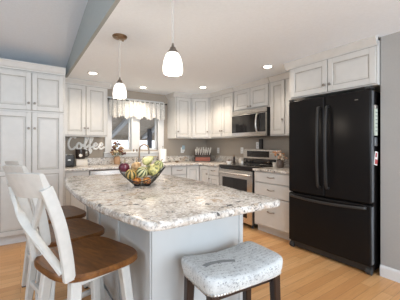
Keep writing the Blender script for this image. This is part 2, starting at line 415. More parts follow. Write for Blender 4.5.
# upper cabinets -----------------------------------------------------------
UZ0, UZ1 = 1.37, 2.165
def upper(label, loc, rz, wd, depth, z0, z1, doors, kn_z, left=False, right=False, cr=True, dz0=None):
    t = thing('wall_cabinet', label, 'cabinet', loc, rz); h = wd/2
    B().box(-h, h, 0, depth, z0, CEIL-.03 if cr else z1).build('body', 'cab', t, smooth=False)
    for (a, c, k) in doors: door(t, a, c, z0+.02, z1, k)
    crown(t, -h, h, 2.17, CEIL-.001, depth, left, right)
    return t
UY = 4.42
upper('pair of tall cream wall cabinet doors over the coffee corner beside the pantry', (.8475, UY, 0), 0, .675, BY-UY-.002, UZ0, UZ1,
      [(-.315, .0, (-.022, 1.50)), (.004, .325, (.028, 1.50))], 1.5, right=True)
upper('single-door cream wall cabinet right of the window valance', (2.64, UY, 0), 0, .35, BY-UY-.002, UZ0, UZ1, [(-.155, .168, (-.135, 1.50))], 1.5, left=True)
UX = 3.10
mid = upper('two-door cream wall cabinet between the corner cabinet and the microwave', (UX, 3.7825, 0), -PI/2, .675, RX-UX-.002, UZ0, UZ1,
      [(-.325, .015, (-.012, 1.50)), (.019, .325, (.045, 1.50))], 1.5)
upper('short cream wall cabinet directly above the microwave', (UX, 3.04, 0), -PI/2, .79, RX-UX-.002, 1.815, UZ1,
      [(-.375, -.002, (-.03, 1.865)), (.002, .375, (.03, 1.865))], 1.9)
upper('tall cream wall cabinet between the microwave and the refrigerator', (UX, 2.335, 0), -PI/2, .60, RX-UX-.002, UZ0, UZ1,
      [(-.285, -.03, (-.055, 1.60)), (.005, .285, (.255, 1.50))], 1.5)
# diagonal corner cabinet
t = thing('corner_wall_cabinet', 'diagonal single-door cream wall cabinet filling the room corner', 'cabinet', (0, 0, 0))
p0, p1 = Vector((2.825, UY+.01)), Vector((3.105, 4.135))
B().prism([(2.817, UY+.012), (3.108, 4.127), (RX-.002, 4.127), (RX-.002, BY-.002), (2.817, BY-.002)], 'z', UZ0, CEIL-.03).build('body', 'cab', t, smooth=False)
t.location = ((p0.x+p1.x)/2, (p0.y+p1.y)/2, 0)
for ch in t.children: ch.location = (-t.location.x, -t.location.y, 0)
front = bpy.data.objects.new('door_front', None)
dv = p1-p0; L = dv.length; ang = math.atan2(dv.y, dv.x)
# the door and its crown are rotated meshes
def rotated_children(parent, ang, before):
    for ch in [c for c in parent.children if c not in before]: ch.rotation_euler = (0, 0, ang)
bef = list(t.children)
door(t, -L/2+.035, L/2-.035, UZ0+.02, UZ1, (L/2-.06, 1.50)); crown(t, -L/2-.01, L/2+.01, 2.17, CEIL-.001, .1)
rotated_children(t, ang, bef)
bpy.data.objects.remove(front)
# cabinet above the fridge
FXF = 2.695
t = thing('wall_cabinet', 'deep off-white two-door cabinet above the black refrigerator', 'cabinet', (2.755, 1.555, 0), -PI/2)
B().box(-.485, .487, 0, RX-2.755-.003, 1.80, 2.22).build('body', 'cab', t, smooth=False)
door(t, -.455, .010, 1.81, 2.16, (-.020, 1.885)); door(t, .014, .480, 1.81, 2.16, (.044, 1.885))
crown(t, -.485, .487, 2.165, CEIL-.001, .6, left=True)

# base cabinets --------------------------------------------------------------
BF = 4.06; RF = 2.79; CT = .90; SL = .865     # fronts of the back and range runs; worktop top and underside
def base(label, loc, rz, wd, depth):
    t = thing('base_cabinet', label, 'cabinet', loc, rz); h = wd/2
    B().box(-h, h, 0, depth, .10, SL).build('body', 'cab', t, smooth=False)
    B().box(-h, h, .07, depth, 0, .10).build('toe_kick', 'cab', t, smooth=False)
    return t
t = base('white base cabinet with top drawer between the pantry and the dishwasher', (.667, BF, 0), 0, .322, BY-BF-.002)
drawer(t, -.155, .155, .71, .85); door(t, -.155, .155, .115, .70, (.12, .64))
t = base('white sink base cabinet under the faucet', (1.81, BF, 0), 0, .738, BY-BF-.002)
drawer(t, -.36, .36, .71, .85, handle=False); door(t, -.36, -.002, .115, .70, (-.035, .64)); door(t, .002, .36, .115, .70, (.035, .64))
t = base('narrow white base cabinet with one drawer right of the sink cabinet', (2.335, BF, 0), 0, .308, BY-BF-.002)
drawer(t, -.15, .15, .71, .85); door(t, -.15, .15, .115, .70, (-.12, .64))
# corner base
t = thing('corner_base_cabinet', 'white corner base cabinet with two folding doors below the knife block', 'cabinet', (0, 0, 0))
L_ = [(2.491, BF), (RF, BF), (RF, 3.752), (RX-.002, 3.752), (RX-.002, BY-.002), (2.491, BY-.002)]
B().prism(L_, 'z', .10, SL).build('body', 'cab', t, smooth=False)
B().prism([(2.491, BF+.07), (RF+.07, BF+.07), (RF+.07, 3.752), (RX-.002, 3.752), (RX-.002, BY-.002), (2.491, BY-.002)], 'z', 0, .10).build('toe_kick', 'cab', t, smooth=False)
d = door(t, -.145, .125, .115, .85); d.location = (2.64, BF, 0)
d = door(t, -.14, .145, .115, .85, (.11, .72)); d.location = (RF, 3.90, 0); d.rotation_euler = (0, 0, -PI/2)
t = base('narrow cream base cabinet with drawer between the corner and the range', (RF, 3.606, 0), -PI/2, .288, RX-RF-.002)
drawer(t, -.14, .14, .71, .85, wd=.09); door(t, -.14, .14, .115, .70, (-.11, .64))
t = base('cream three-drawer base cabinet between the range and the refrigerator', (RF, 2.345, 0), -PI/2, .63, RX-RF-.002)
drawer(t, -.30, .31, .715, .855); drawer(t, -.30, .31, .525, .705); drawer(t, -.30, .31, .12, .515)

# dishwasher
t = thing('dishwasher', 'built-in dishwasher with dark control strip under the worktop', 'dishwasher', (1.133, BF-.01, 0))
B().box(-.299, .299, .03, .6, .10, SL-.003).build('tub', 'blackplastic', t, smooth=False)
B().box(-.297, .297, -.015, .03, .11, .72, .006).build('door', 'steel', t)
B().box(-.297, .297, -.018, .03, .725, .855, .006).build('control_panel', 'steel', t)
B().box(-.297, .297, .05, .6, 0, .10).build('toe_kick', 'blackplastic', t, smooth=False)
B().tube([(-.24, -.015, .68), (-.24, -.05, .68), (.24, -.05, .68), (.24, -.015, .68)], .010).build('handle', 'steel', t)

# worktops
def slab(poly, z0, z1, name, parent=None, bev=.008):
    b = B().prism(poly, 'z', z0, z1)
    bmesh.ops.recalc_face_normals(b.bm, faces=b.bm.faces[:])
    es = [e for e in b.bm.edges if abs(e.verts[0].co.z-e.verts[1].co.z) < 1e-5]
    bmesh.ops.bevel(b.bm, geom=es, offset=bev, segments=3, affect='EDGES', profile=.5)
    return b.build(name, 'granite', parent)
cf, cr_ = BF-.035, RF-.035
t = thing('worktop', 'long speckled granite worktop along the window wall and round the corner', 'worktop', (0, 0, SL))
slab([(.506, BY-.002), (.506, cf), (cr_-.04, cf), (cr_-.012, cf-.012), (cr_, cf-.04), (cr_, 3.462), (RX-.002, 3.462), (RX-.002, BY-.002)], 0.001, CT-SL, 'slab', t)
b = B(); b.box(.506, RX-.002, BY-.022, BY-.002, CT-SL, CT-SL+.115, .003); b.box(RX-.022, RX-.002, 3.462, BY-.022, CT-SL, CT-SL+.115, .003)
b.build('upstand', 'granite', t)
t = thing('worktop', 'short granite worktop between the range and the refrigerator', 'worktop', (0, 0, SL))
slab([(cr_, 2.03), (cr_, 2.665), (RX-.002, 2.665), (RX-.002, 2.03)], .001, CT-SL, 'slab', t)
B().box(RX-.022, RX-.002, 2.03, 2.665, CT-SL, CT-SL+.115, .003).build('upstand', 'granite', t)

# ------------------------------------------------------------------ range and microwave
RF2 = 2.775
t = thing('range', 'stainless steel range with black glass top and oven door', 'range', (RF2, 3.06, 0), -PI/2)
h = .378
B().box(-h, h, .02, RX-RF2-.03, .06, .885).build('body', 'blackplastic', t, smooth=False)
d = B().box(-h+.003, h-.003, -.012, .02, .485, .845, .008, 2).build('oven_door', 'steel', t)
B().box(-.295, .275, -.016, -.010, .505, .720, .004).build('door_window', 'blackglass', d)
HP = [(-.335, -.012), (-.335, -.045), (-.32, -.055), (0, -.060), (.32, -.055), (.335, -.045), (.335, -.012)]
B().tube(smooth_path([(x, y, .785) for x, y in HP], 4), .0145, 10).build('handle', 'steel', d)
d = B().box(-h+.003, h-.003, -.012, .02, .065, .475, .008, 2).build('lower_oven_door', 'steel', t)
B().box(-.295, .275, -.016, -.010, .150, .385, .004).build('door_window', 'blackglass', d)
B().tube(smooth_path([(x, y, .432) for x, y in HP], 4), .0125, 10).build('handle', 'steel', d)
B().box(-h, h, -.015, RX-RF2-.09, .86, .912, .008, 2).build('cooktop', 'blackglass', t)
for (x, y, r) in ((-.19, .13, .09), (.19, .13, .075), (-.19, .38, .075), (.19, .38, .10)):
    B().lathe([(r-.004, .9121), (r, .9121), (r, .9126), (r-.004, .9126)], (x, y, 0), 28, cap=False).build('burner_ring', 'trimgrey', t)
bg = B().box(-h, h, RX-RF2-.115, RX-RF2-.03, .90, 1.165, .015, 3).build('backguard', 'steel', t)
B().box(-.28, .22, RX-RF2-.120, RX-RF2-.112, 1.03, 1.135, .003).build('display_panel', 'display', bg)
B().box(-.36, .36, RX-RF2-.119, RX-RF2-.112, .915, 1.005, .003).build('lower_panel', 'blackglass', bg)
for x in (-.31, -.22, .22, .31):
    B().lathe([(.018, 0), (.018, .012), (.013, .024), (.004, .025)], seg=14).build('control_knob', 'nickel', bg, loc=(x, RX-RF2-.118, .955), rot=(PI/2, 0, 0))
for x in (-.32, .32):
    for y in (.06, .50): B().lathe([(.02, 0), (.02, .06)], (x, y, 0), 12).build('foot', 'rubber', t)
t = thing('microwave', 'stainless over-the-range microwave with curved vertical handle', 'microwave', (3.02, 3.03, 1.375), -PI/2)
B().box(-h, h, .03, RX-3.02-.003, .0, .437).build('body', 'blackplastic', t, smooth=False)
B().box(-h, h, .0, .032, .370, .437, .005).build('vent_panel', 'steel', t)
d = B().box(-h, .378, -.004, .032, .0, .362, .008, 2).build('door', 'steel', t)
B().box(-.376, .205, -.008, -.002, .065, .352, .003).build('door_window', 'blackglass', d)
B().box(.205, .377, -.0085, .0, .065, .352, .003).build('control_panel', 'blackglass', t)
B().tube(smooth_path([(.225, -.004, .34), (.225, -.035, .325), (.225, -.055, .20), (.225, -.035, .075), (.225, -.004, .06)], 6), .013, 10).build('handle', 'steel', d)

# ------------------------------------------------------------------ refrigerator
t = thing('refrigerator', 'black french-door refrigerator with bottom freezer drawer', 'refrigerator', (FXF, 1.552, 0), -PI/2)
h = .455; DT = .065
B().box(-h+.005, h-.005, DT+.004, .70, .03, 1.745, .006).build('body', 'black', t)
for s_, x0, x1 in ((-1, -h, -.003), (1, .003, h)):
    d = B().box(x0, x1, 0, DT, .675, 1.76, .018, 4).build('door', 'black', t)
    xh = s_*.047
    pts = smooth_path([(xh, .0, 1.635), (xh, -.045, 1.62), (xh, -.062, 1.42), (xh, -.068, 1.2), (xh, -.062, .98), (xh, -.045, .79), (xh, 0, .775)], 6)
    B().sweep(pts, .026, .020, (1, 0, 0)).build('handle', 'blackplastic', d)
    if s_ == 1: 
        B().box(x1-.012, x1+.001, .012, DT-.004, .69, 1.745, .003).build('edge_highlight', 'trimgrey', d)  # highlight of the rounded door edge, put in as a grey strip
        B().box(x1-.145, x1-.115, -.0025, .001, 1.668, 1.676).build('badge', 'nickel', d, smooth=False)
d = B().box(-h, h, 0, DT, .085, .662, .018, 4).build('freezer_drawer', 'black', t)
pts = smooth_path([(-.40, 0, .635), (-.40, -.04, .635), (-.2, -.060, .625), (0, -.066, .620), (.2, -.060, .625), (.40, -.04, .635), (.40, 0, .635)], 6)
B().sweep(pts, .026, .020, (0, 0, 1)).build('handle', 'blackplastic', d)
B().box(h-.012, h+.001, .012, DT-.004, .10, .65, .003).build('edge_highlight', 'trimgrey', d)  # freezer edge highlight, likewise a strip coloured grey
B().box(-h+.01, h-.01, .03, DT, .02, .08).build('kick_grille', 'blackplastic', t, smooth=False)
for x in (-h+.03, h-.03):
    B().tube([(x-.022, .035, .032), (x+.022, .035, .032)], .032, 16).build('front_roller', 'rubber', t)
    B().box(x-.03, x+.03, .0, .09, 1.76, 1.78, .006).build('hinge_cover', 'blackplastic', t)
for x in (-h+.06, h-.06): B().box(x-.03, x+.03, .60, .68, 0, .03).build('rear_foot', 'rubber', t, smooth=False)
# paper things held on the side of the fridge
sy = 1.0955
t = thing('note_pad', 'pale green printed note pad on the side of the refrigerator', 'note pad', (2.768, sy-.001, 1.32))
B().box(-.030, .024, -.014, .0, 0, .27, .002).build('paper_block', mat('pale_green_paper', (.50, .55, .47), .8), t)
b = B()
for k in range(6): b.box(-.022, .016, -.0155, -.013, .04+.035*k, .050+.035*k)
b.build('printed_line', mat('grey_ink', (.25, .28, .25), .8), t, smooth=False)
B().box(-.033, .027, -.018, .002, .255, .29, .003).build('clip', 'steel', t)
t = thing('magnet_clip', 'dark magnetic clip below the note pad on the refrigerator side', 'magnet', (2.768, sy-.001, 1.22))
B().box(-.026, .02, -.014, .0, 0, .085, .004).build('clip', 'trimgrey', t)
t = thing('coupon_card', 'small red and white card lowest on the refrigerator side', 'card', (2.772, sy-.001, 1.04), 0)
t.rotation_euler = (0, .2, 0)
B().box(-.032, .026, -.007, .0, 0, .13, .001).build('card', 'paper', t)
b = B(); b.box(-.030, .024, -.0085, -.006, .01, .055); b.box(-.030, .0, -.0085, -.006, .075, .115); b.build('red_print', mat('red_print', (.42, .07, .07), .7), t, smooth=False)

# ------------------------------------------------------------------ island
t = thing('kitchen_island', 'pale grey kitchen island with boat-shaped speckled granite top', 'kitchen island', (.84, 2.0, 0))
b = B(); b.box(-.28, .335, -.75, .85, .10, SL-.005); b.build('body', 'island', t, smooth=False)
B().box(-.272, .327, -.742, .842, 0, .10).build('plinth', 'island', t, smooth=False)
# flat panels with corner stiles on the visible sides
b = B(); b.box(-.285, .34, -.762, -.75, .0, SL-.005); b.box(.315, .346, -.768, -.762, 0, SL-.005)
b.build('end_panel', 'island', t, smooth=False)
b = B()
for y in (-.75, -.22, .31, .80): b.box(-.292, -.28, y, y+.06, 0.0, SL-.005, .002)
b.box(-.290, -.28, -.70, .82, 0, .09); b.box(-.290, -.28, -.70, .82, SL-.07, SL-.005)
b.build('side_panel_frame', 'island', t)
# outline of the top (local)
def edge(v): return .535 - .15*max(0, abs(v-.1)/1.1)**2.4 * (1 if v < 0 else .9)
out = []
left = [(-edge(-.88 + 1.76*i/24), -.88 + 1.76*i/24) for i in range(25)]
right = [(-x, y) for x, y in left[::-1]]
cor = lambda cx, cy, r, a0, a1: [(cx+r*math.cos(a0+(a1-a0)*k/5), cy+r*math.sin(a0+(a1-a0)*k/5)) for k in range(6)]
front_ = [(-.405, -.965), (-.38, -.99), (-.34, -1.0), (.40, -1.0), (.435, -.99), (.46, -.965)]
back_ = [(.41, .98), (.38, 1.0), (-.38, 1.0), (-.42, .98)]
right2 = [(x if y > -.6 else x+(.05*(-.6-y)/.28), y) for x, y in right]
poly = front_ + right2[::-1] + back_ + left[::-1]
o = slab(poly, SL-.004, CT+.002, 'granite_top', t, bev=.014)

# ------------------------------------------------------------------ bar stools
def make_stool(label, loc, rz):
    t = thing('bar_stool', label, 'stool', loc, rz, 'white X-back bar stools along the island')
    # saddle seat
    n, m = 40, 7; rings = []
    def outline(a):
        ca, sa = math.cos(a), math.sin(a); e = 2/3.6
        x = .215*math.copysign(abs(ca)**e, ca); y = .235*math.copysign(abs(sa)**e, sa)
        return x, y*(1+.10*x/.215)
    def ztop(u, x, y): return .648 - .014*(1-min(1, (x/.215)**2))*(1-.3*(abs(y)/.23)) + .006*(abs(y)/.23)**2 - (.010 if u > .97 else 0)
    tops = [.15, .45, .7, .88, .97, 1.0]
    for u, zb in [(.15, .608), (.8, .608), (.95, .610), (.995, .618)]:
        rings.append([(outline(2*PI*i/n)[0]*u, outline(2*PI*i/n)[1]*u, zb) for i in range(n)])
    for u in tops[::-1]:
        r = []
        for i in range(n):
            x, y = outline(2*PI*i/n); r.append((x*u, y*u, ztop(u, x*u, y*u)))
        rings.append(r)
    B().loops(rings).build('seat', 'seatwood', t)
    B().box(-.14, .14, -.15, .15, .565, .608, .004).build('seat_frame', 'chairwhite', t)
    for sx in (-1, 1):
        for s_ in (-1, 1):
            p0, p1 = Vector((sx*.13, s_*.14, .607)), Vector((sx*.183, s_*.205, .012))
            lg = B().sweep([p0, p0.lerp(p1, .5), p1], [.052, .046, .034], [.046, .042, .032], (1, 0, 0)).build('leg', 'chairwhite', t)
            B().lathe([(.016, 0), (.016, .014)], (p1.x+sx*.001, p1.y, 0), 10).build('foot_glide', 'rubber', lg)
    def at(sx, s_, z): k = (.607-z)/.595; return Vector((sx*(.13+.053*k), s_*(.14+.065*k), z))
    for a, c, z in (((1, -1), (1, 1), .20), ((-1, -1), (-1, 1), .28), ((-1, -1), (1, -1), .24), ((-1, 1), (1, 1), .24)):
        B().sweep([at(*a, z), at(*c, z)], .032, .020, (0, 0, 1)).build('stretcher', 'chairwhite', t)
    for s_ in (-1, 1):
        pts = smooth_path([(-.175, s_*.178, .630), (-.190, s_*.184, .74), (-.220, s_*.192, .88), (-.258, s_*.192, 1.0), (-.278, s_*.192, 1.05)], 5)
        B().sweep(pts, [.030]*len(pts), .048, (0, 1, 0)).build('back_post', 'chairwhite', t)
    # curved top rail
    rings = []
    for i in range(17):
        v = -1+2*i/16; y = v*.208; bow = -.045*(1-v*v)
        top = 1.108 - .008*v*v - .015*v; low = .995 + .008*v*v - .010*v; k = .013
        def xr(z): return -.245 - (z-.98)*.40 + bow
        rings.append([(xr(low)+k, y*.92, low), (xr(low)-k, y*.92, low), (xr((low+top)/2)-k, y*.96, (low+top)/2), (xr(top)-k*.7, y, top-.004), (xr(top), y, top), (xr(top)+k*.7, y, top-.004), (xr((low+top)/2)+k, y*.96, (low+top)/2)])
    B().loops(rings).build('top_rail', 'chairwhite', t)
    for s_ in (-1, 1):
        pts = smooth_path([(-.185, s_*.165, .665), (-.235, s_*.07, .78), (-.262, 0+s_*.0, .85), (-.275, -s_*.075, .92), (-.285, -s_*.15, 1.02)], 5)
        B().sweep([p+Vector((.012*s_, 0, 0)) for p in pts], .034, .018, (0, .7, .7)).build('cross_slat', 'chairwhite', t)
    return t
s1 = make_stool('nearest white X-back bar stool, largest of the row along the island', (.29, 1.50, 0), .31)
dup_thing(s1, (.255, 2.02, 0), .24, 'middle white X-back bar stool with brown seat, between the nearest and the farthest stool')
dup_thing(s1, (.245, 2.57, 0), .20, 'white X-back bar stool closest to the pantry cabinet, half hidden behind the others')

# upholstered stool
t = thing('upholstered_stool', 'backless stool with script-print grey cushion and dark legs at island end', 'stool', (.905, 1.02, 0), -.075)
n = 48; rings = []
def ol(a, u=1):
    ca, sa = math.cos(a), math.sin(a); e = 2/7.0
    return .240*u*math.copysign(abs(ca)**e, ca), .156*u*math.copysign(abs(sa)**e, sa)
def sad(x): return .624+.038*(abs(x)/.240)**2
for u, z in ((.1, .560), (.88, .560), (.925, .562), (.945, .570)): rings.append([(*ol(2*PI*i/n, u), z) for i in range(n)])
for f, u in ((.35, .985), (.7, 1.0), (.9, .995)):
    r = []
    for i in range(n):
        x, y = ol(2*PI*i/n, u); r.append((x, y, .570+(sad(x)-.570-.012)*f))
    rings.append(r)
for u, dz in ((.985, -.014), (.96, -.006), (.9, 0), (.7, .006), (.4, .010), (.1, .012)):
    r = []
    for i in range(n):
        x, y = ol(2*PI*i/n, u); r.append((x, y, sad(x)+dz))
    rings.append(r)
B().loops(rings).build('cushion', 'fabric', t)
b = B(); per = []
for i in range(400): per.append(ol(2*PI*i/400, 1.0))
acc = 0; last = per[0]
for p in per[1:]:
    acc += math.dist(p, last); last = p
    if acc >= .014: b.ball((p[0]*.952, p[1]*.95, .571), .0052, seg=6); acc = 0
b.tube([(p[0]*.95, p[1]*.947, .571) for p in per[:-1:4]], .003, 5, closed=True)
b.build('nailhead_trim', mat('silver_nailheads', (.55, .53, .50), .3, 1.0), t)
for sx in (-1, 1):
    for s_ in (-1, 1):
        p0, p1 = Vector((sx*.192, s_*.108, .561)), Vector((sx*.205, s_*.125, 0))
        B().sweep([p0, p1], [.045, .034], [.045, .034], (1, 0, 0)).build('leg', 'darkwood', t)
for y in (-.119, .119): B().box(-.195, .195, y-.01, y+.01, .16, .19, .003).build('stretcher', 'darkwood', t)
for x in (-.20, .20): B().box(x-.01, x+.01, -.115, .115, .22, .25, .003).build('stretcher', 'darkwood', t)
B().box(-.19, .19, -.105, .105, .52, .561, .003).build('seat_frame', 'darkwood', t)

# ------------------------------------------------------------------ lamps
def pendant(label, x, y):
    t = thing('pendant_lamp', label, 'lamp', (x, y, CEIL), 0, 'pendants over the island')
    B().lathe([(.066, 0), (.068, -.006), (.060, -.018), (.035, -.026), (.008, -.030)], seg=24).build('canopy', 'bronze', t)
    for a in (0.6, 0.6+PI): B().ball((.045*math.cos(a), .045*math.sin(a), -.022), .012, seg=8).build('canopy_screw', 'bronze', t)
    B().tube([(0, 0, -.028), (0, 0, -.41)], .0028, 6).build('cord', 'cord', t)
    B().lathe([(.006, -.385), (.009, -.405), (.018, -.412), (.022, -.425), (.034, -.440), (.035, -.446), (.012, -.450)], seg=20).build('socket_cap', 'nickel', t)
    b = B(); b.lathe([(.014, -.440), (.032, -.446), (.046, -.464), (.057, -.497), (.063, -.538), (.061, -.566), (.056, -.576), (.050, -.577), (.055, -.566), (.058, -.538), (.051, -.495), (.036, -.462), (.012, -.450)], seg=28, cap=False)
    b.build('glass_shade', 'shade', t)
    B().ball((0, 0, -.51), .022, (1, 1, 1.3), 12).build('bulb', 'lens', t)
    l = bpy.data.lights.new('pendant_glow', 'POINT'); l.energy = PENDANT_POWER; l.color = WARM; l.shadow_soft_size = .05
    o = bpy.data.objects.new('pendant_glow', l); COL.objects.link(o); o.parent = t; o.location = (0, 0, -.61)
    return t
pendant('lit white glass pendant lamp hanging above the far half of the island', .765, 2.435)
pendant('lit white glass pendant lamp hanging above the near half of the island', .785, 1.44)
for (x, y, pw, lab) in ((.84, 3.88, .6, 'round recessed ceiling light above the coffee corner beside the pantry'), (1.77, 4.33, 1.1, 'round recessed ceiling light above the window valance'),
                    (2.63, 3.73, 1.15, 'round recessed ceiling light in front of the corner wall cabinet'), (2.63, 2.28, .35, 'round recessed ceiling light nearest the refrigerator')):
    t = thing('recessed_light', lab, 'light', (x, y, CEIL), 0, 'recessed ceiling lights')
    B().lathe([(.052, -.001), (.075, -.001), (.078, -.004), (.070, -.008), (.052, -.006)], seg=28, cap=False).build('trim_ring', 'trim', t)
    B().lathe([(.001, -.0055), (.053, -.0055), (.053, -.0015), (.001, -.0015)], seg=28).build('lens', 'lens', t)
    l = bpy.data.lights.new('can_beam', 'SPOT'); l.energy = CAN_POWER*2.2*pw; l.color = WARM; l.spot_size = 2.5; l.spot_blend = .8; l.shadow_soft_size = .06
    o = bpy.data.objects.new('can_beam', l); COL.objects.link(o); o.parent = t; o.location = (0, 0, -.02)

# ------------------------------------------------------------------ valance
t = thing('window_valance', 'white lace valance with scalloped hem over the sink window', 'valance', (0, BY, 0))
n = 120; rings = []
def drape(i, f):
    x = 1.285+1.09*i/n
    ph = 2*PI*i/n*11
    y = -.070 + .020*math.sin(ph)*(.35+.65*f) + .006*math.sin(ph*2.3+1)
    hem = 1.775 - .05*abs(math.sin(2*PI*i/n*2.5)) + .016*math.cos(ph*2)
    z = 2.07+(hem-2.07)*f
    return (x, y, z)
b = B(); fs = [0, .1, .3, .5, .7, .85, 1.0]
V = [[b.bm.verts.new(drape(i, f)) for i in range(n+1)] for f in fs]
V2 = [[b.bm.verts.new(Vector(drape(i, f))+Vector((0, .004, 0))) for i in range(n+1)] for f in fs]
for j in range(len(fs)-1):
    for i in range(n):
        b.bm.faces.new((V[j][i], V[j][i+1], V[j+1][i+1], V[j+1][i])); b.bm.faces.new((V2[j][i], V2[j+1][i], V2[j+1][i+1], V2[j][i+1]))
for i in range(n):
    b.bm.faces.new((V[0][i], V2[0][i], V2[0][i+1], V[0][i+1])); b.bm.faces.new((V[-1][i], V[-1][i+1], V2[-1][i+1], V2[-1][i]))
b.build('lace_panel', 'lace', t)
rod = B().tube([(1.25, -.065, 2.05), (2.40, -.065, 2.05)], .008, 10).build('rod', 'darkmetal', t)
for x in (1.245, 2.405): B().ball((x, -.065, 2.05), .018, seg=12).build('finial', 'darkmetal', rod)
for x in (1.262, 2.39): B().box(x-.006, x+.006, -.07, 0, 2.042, 2.058).build('bracket', 'darkmetal', rod)

# ------------------------------------------------------------------ window wall items
# coffee sign: script letters in bent wire
def letters():
    b = B(); h_ = .16
    S_ = {
     'C': [[(.95, 1.25), (.8, 1.42), (.5, 1.4), (.2, 1.0), (.12, .5), (.3, .08), (.62, .02), (.95, .3)]],
     'o': [[(.62, .62), (.35, .72), (.12, .42), (.2, .08), (.48, .04), (.68, .32), (.55, .62), (.75, .5), (.95, .55)]],
     'f': [[(0, .3), (.3, .62), (.62, 1.2), (.58, 1.45), (.38, 1.35), (.3, .8), (.28, .1), (.22, -.32), (.36, -.42), (.48, -.15), (.3, .12), (.62, .3)]],
     'e': [[(0, .28), (.35, .36), (.58, .55), (.42, .72), (.18, .5), (.2, .12), (.45, .02), (.85, .28)]],
    }
    x = 0
    for ch, adv in (('C', .95), ('o', .82), ('f', .58), ('f', .60), ('e', .72), ('e', .8)):
        for st in S_[ch]:
            p = smooth_path([(x+px_, 0, pz) for px_, pz in st], 6)
            b.tube([(q.x*.13, 0, q.z*.145) for q in p],   .0175, 8)
        x += adv
    return b
t = tag(letters().build('coffee_sign', 'white', None, loc=(.63, BY-.011, 1.165)), 'white script sign reading Coffee on the wall beside the pantry', 'sign')
def lathe_thing(name, label, cat, loc, parts, group=None, rz=0):
    t = thing(name, label, cat, loc, rz, group)
    for nm, prof, m in parts: B().lathe(prof, seg=24).build(nm, m, t)
    return t
# toaster
t = thing('toaster', 'black box toaster on the worktop against the pantry side', 'toaster', (.60, 4.45, CT))
B().box(-.075, .075, -.13, .13, .012, .185, .02, 3).build('housing', 'blackplastic', t)
for x in (-.03, .03): B().box(x-.012, x+.012, -.09, .09, .183, .188).build('slot', 'steel', t, smooth=False)
B().box(-.02, .02, -.145, -.128, .10, .12, .004).build('lever', 'steel', t)
for x in (-.055, .055):
    for y in (-.1, .1): B().lathe([(.012, 0), (.012, .013)], (x, y, 0), 10).build('foot', 'rubber', t)
# canister with mug
t = thing('canister', 'square cream canister under the big dark mug', 'canister', (.80, 4.52, CT))
B().box(-.085, .085, -.07, .07, 0, .10, .012, 3).build('body', 'canister', t)
B().box(-.088, .088, -.073, .073, .10, .112, .005).build('lid', 'canister', t)
t = thing('mug', 'oversized dark mug with pale emblem standing on the cream canister', 'mug', (.79, 4.52, CT+.112))
B().lathe([(.055, 0), (.068, .01), (.075, .08), (.076, .155), (.070, .155), (.068, .08), (.05, .015), (.002, .012)], seg=28).build('cup', 'mug', t)
B().tube(smooth_path([(.07, 0, .13), (.115, 0, .125), (.125, 0, .085), (.11, 0, .045), (.068, 0, .04)], 5), .009, 8).build('handle', 'mug', t)
b = B(); b.lathe([(.001, 0), (.026, 0), (.026, .004), (.001, .004)], seg=18); b.build('emblem', 'canister', t, loc=(-.01, -.0705, .06), rot=(PI/2, 0, 0))
# vase with dried flowers
VX, VY = 1.385, 4.56
t = lathe_thing('vase', 'tan clay vase of dried flowers on the worktop under the window', 'vase', (VX, VY, CT),
    [('pot', [(.040, 0), (.052, .02), (.058, .07), (.050, .115), (.044, .128), (.047, .138), (.042, .138), (.038, .12), (.045, .07), (.002, .02)], 'terracotta')])
def flower(name, label, group, loc, tip, col, n=5, r=.016, cat='flower'):
    t = thing(name, label, cat, loc, 0, group)
    tip = Vector(tip); mid = tip*.5+Vector((0, 0, .03))
    B().tube(smooth_path([(0, 0, 0), mid, tip], 5), .0022, 5).build('stem', 'leafgreen', t)
    b = B()
    for k in range(n):
        o = Vector((random.uniform(-1, 1), random.uniform(-1, 1), random.uniform(-1, .6)))*r*1.5
        b.ball(tip+o, r*random.uniform(.6, 1), (1, 1, .8), 8)
    b.build('blossom', col, t)
    b = B()
    for k in range(3):
        p = Vector((0, 0, 0)).lerp(tip, .55+.15*k); a = random.uniform(0, 6.28); d = Vector((math.cos(a), math.sin(a), .5))*.035
        b.loops([[p, p+d*.5+Vector((0, 0, .008)), p+d, p+d*.5-Vector((0, 0, .008))], [q+Vector((.002, .002, 0)) for q in (p, p+d*.5+Vector((0, 0, .008)), p+d, p+d*.5-Vector((0, 0, .008)))]])
    b.build('leaf', 'leafgreen', t, smooth=False)
    return t
fm = [mat('rust_petals', (.22, .09, .045), .8), mat('cream_petals', (.50, .40, .26), .8), mat('dark_plum_petals', (.10, .045, .04), .8), mat('straw_petals', (.36, .22, .12), .8)]
tips = [(-.05, -.02, .30), (-.02, .0, .24), (.0, -.02, .28), (.045, -.03, .21), (.085, -.02, .17), (.06, .01, .14), (-.06, -.03, .18), (-.08, 0, .12), (.02, -.05, .16), (-.03, -.05, .13), (.10, -.03, .12), (.03, .02, .25), (-.04, .02, .21), (.075, .02, .21)]
for i, tp in enumerate(tips):
    flower('dried_flower', 'dried flower sprig standing in the tan clay vase', 'dried flowers in the vase', (VX+.014*math.cos(i*2.4), VY+.014*math.sin(i*2.4), CT+.055), (tp[0], tp[1], tp[2]+.03), fm[i % 4], 7, .021)
# faucet
t = thing('faucet', 'tall gooseneck faucet with pull-down head under the window', 'faucet', (1.80, 4.58, CT))
B().lathe([(.030, 0), (.030, .012), (.022, .02), (.020, .09), (.014, .10)], seg=18).build('base', 'nickel', t)
B().tube(smooth_path([(0, 0, .09), (0, 0, .24), (.015, -.01, .305), (.07, -.035, .345), (.13, -.06, .32), (.152, -.07, .26), (.155, -.072, .235)], 6), .0145, 10).build('spout', 'bronze', t)
B().tube([(.155, -.072, .245), (.158, -.073, .17)], [.014, .018], 12).build('spray_head', 'nickel', t)
B().tube([(.018, -.01, .06), (.055, -.03, .085), (.075, -.04, .13)], .007, 8).build('lever', 'nickel', t)
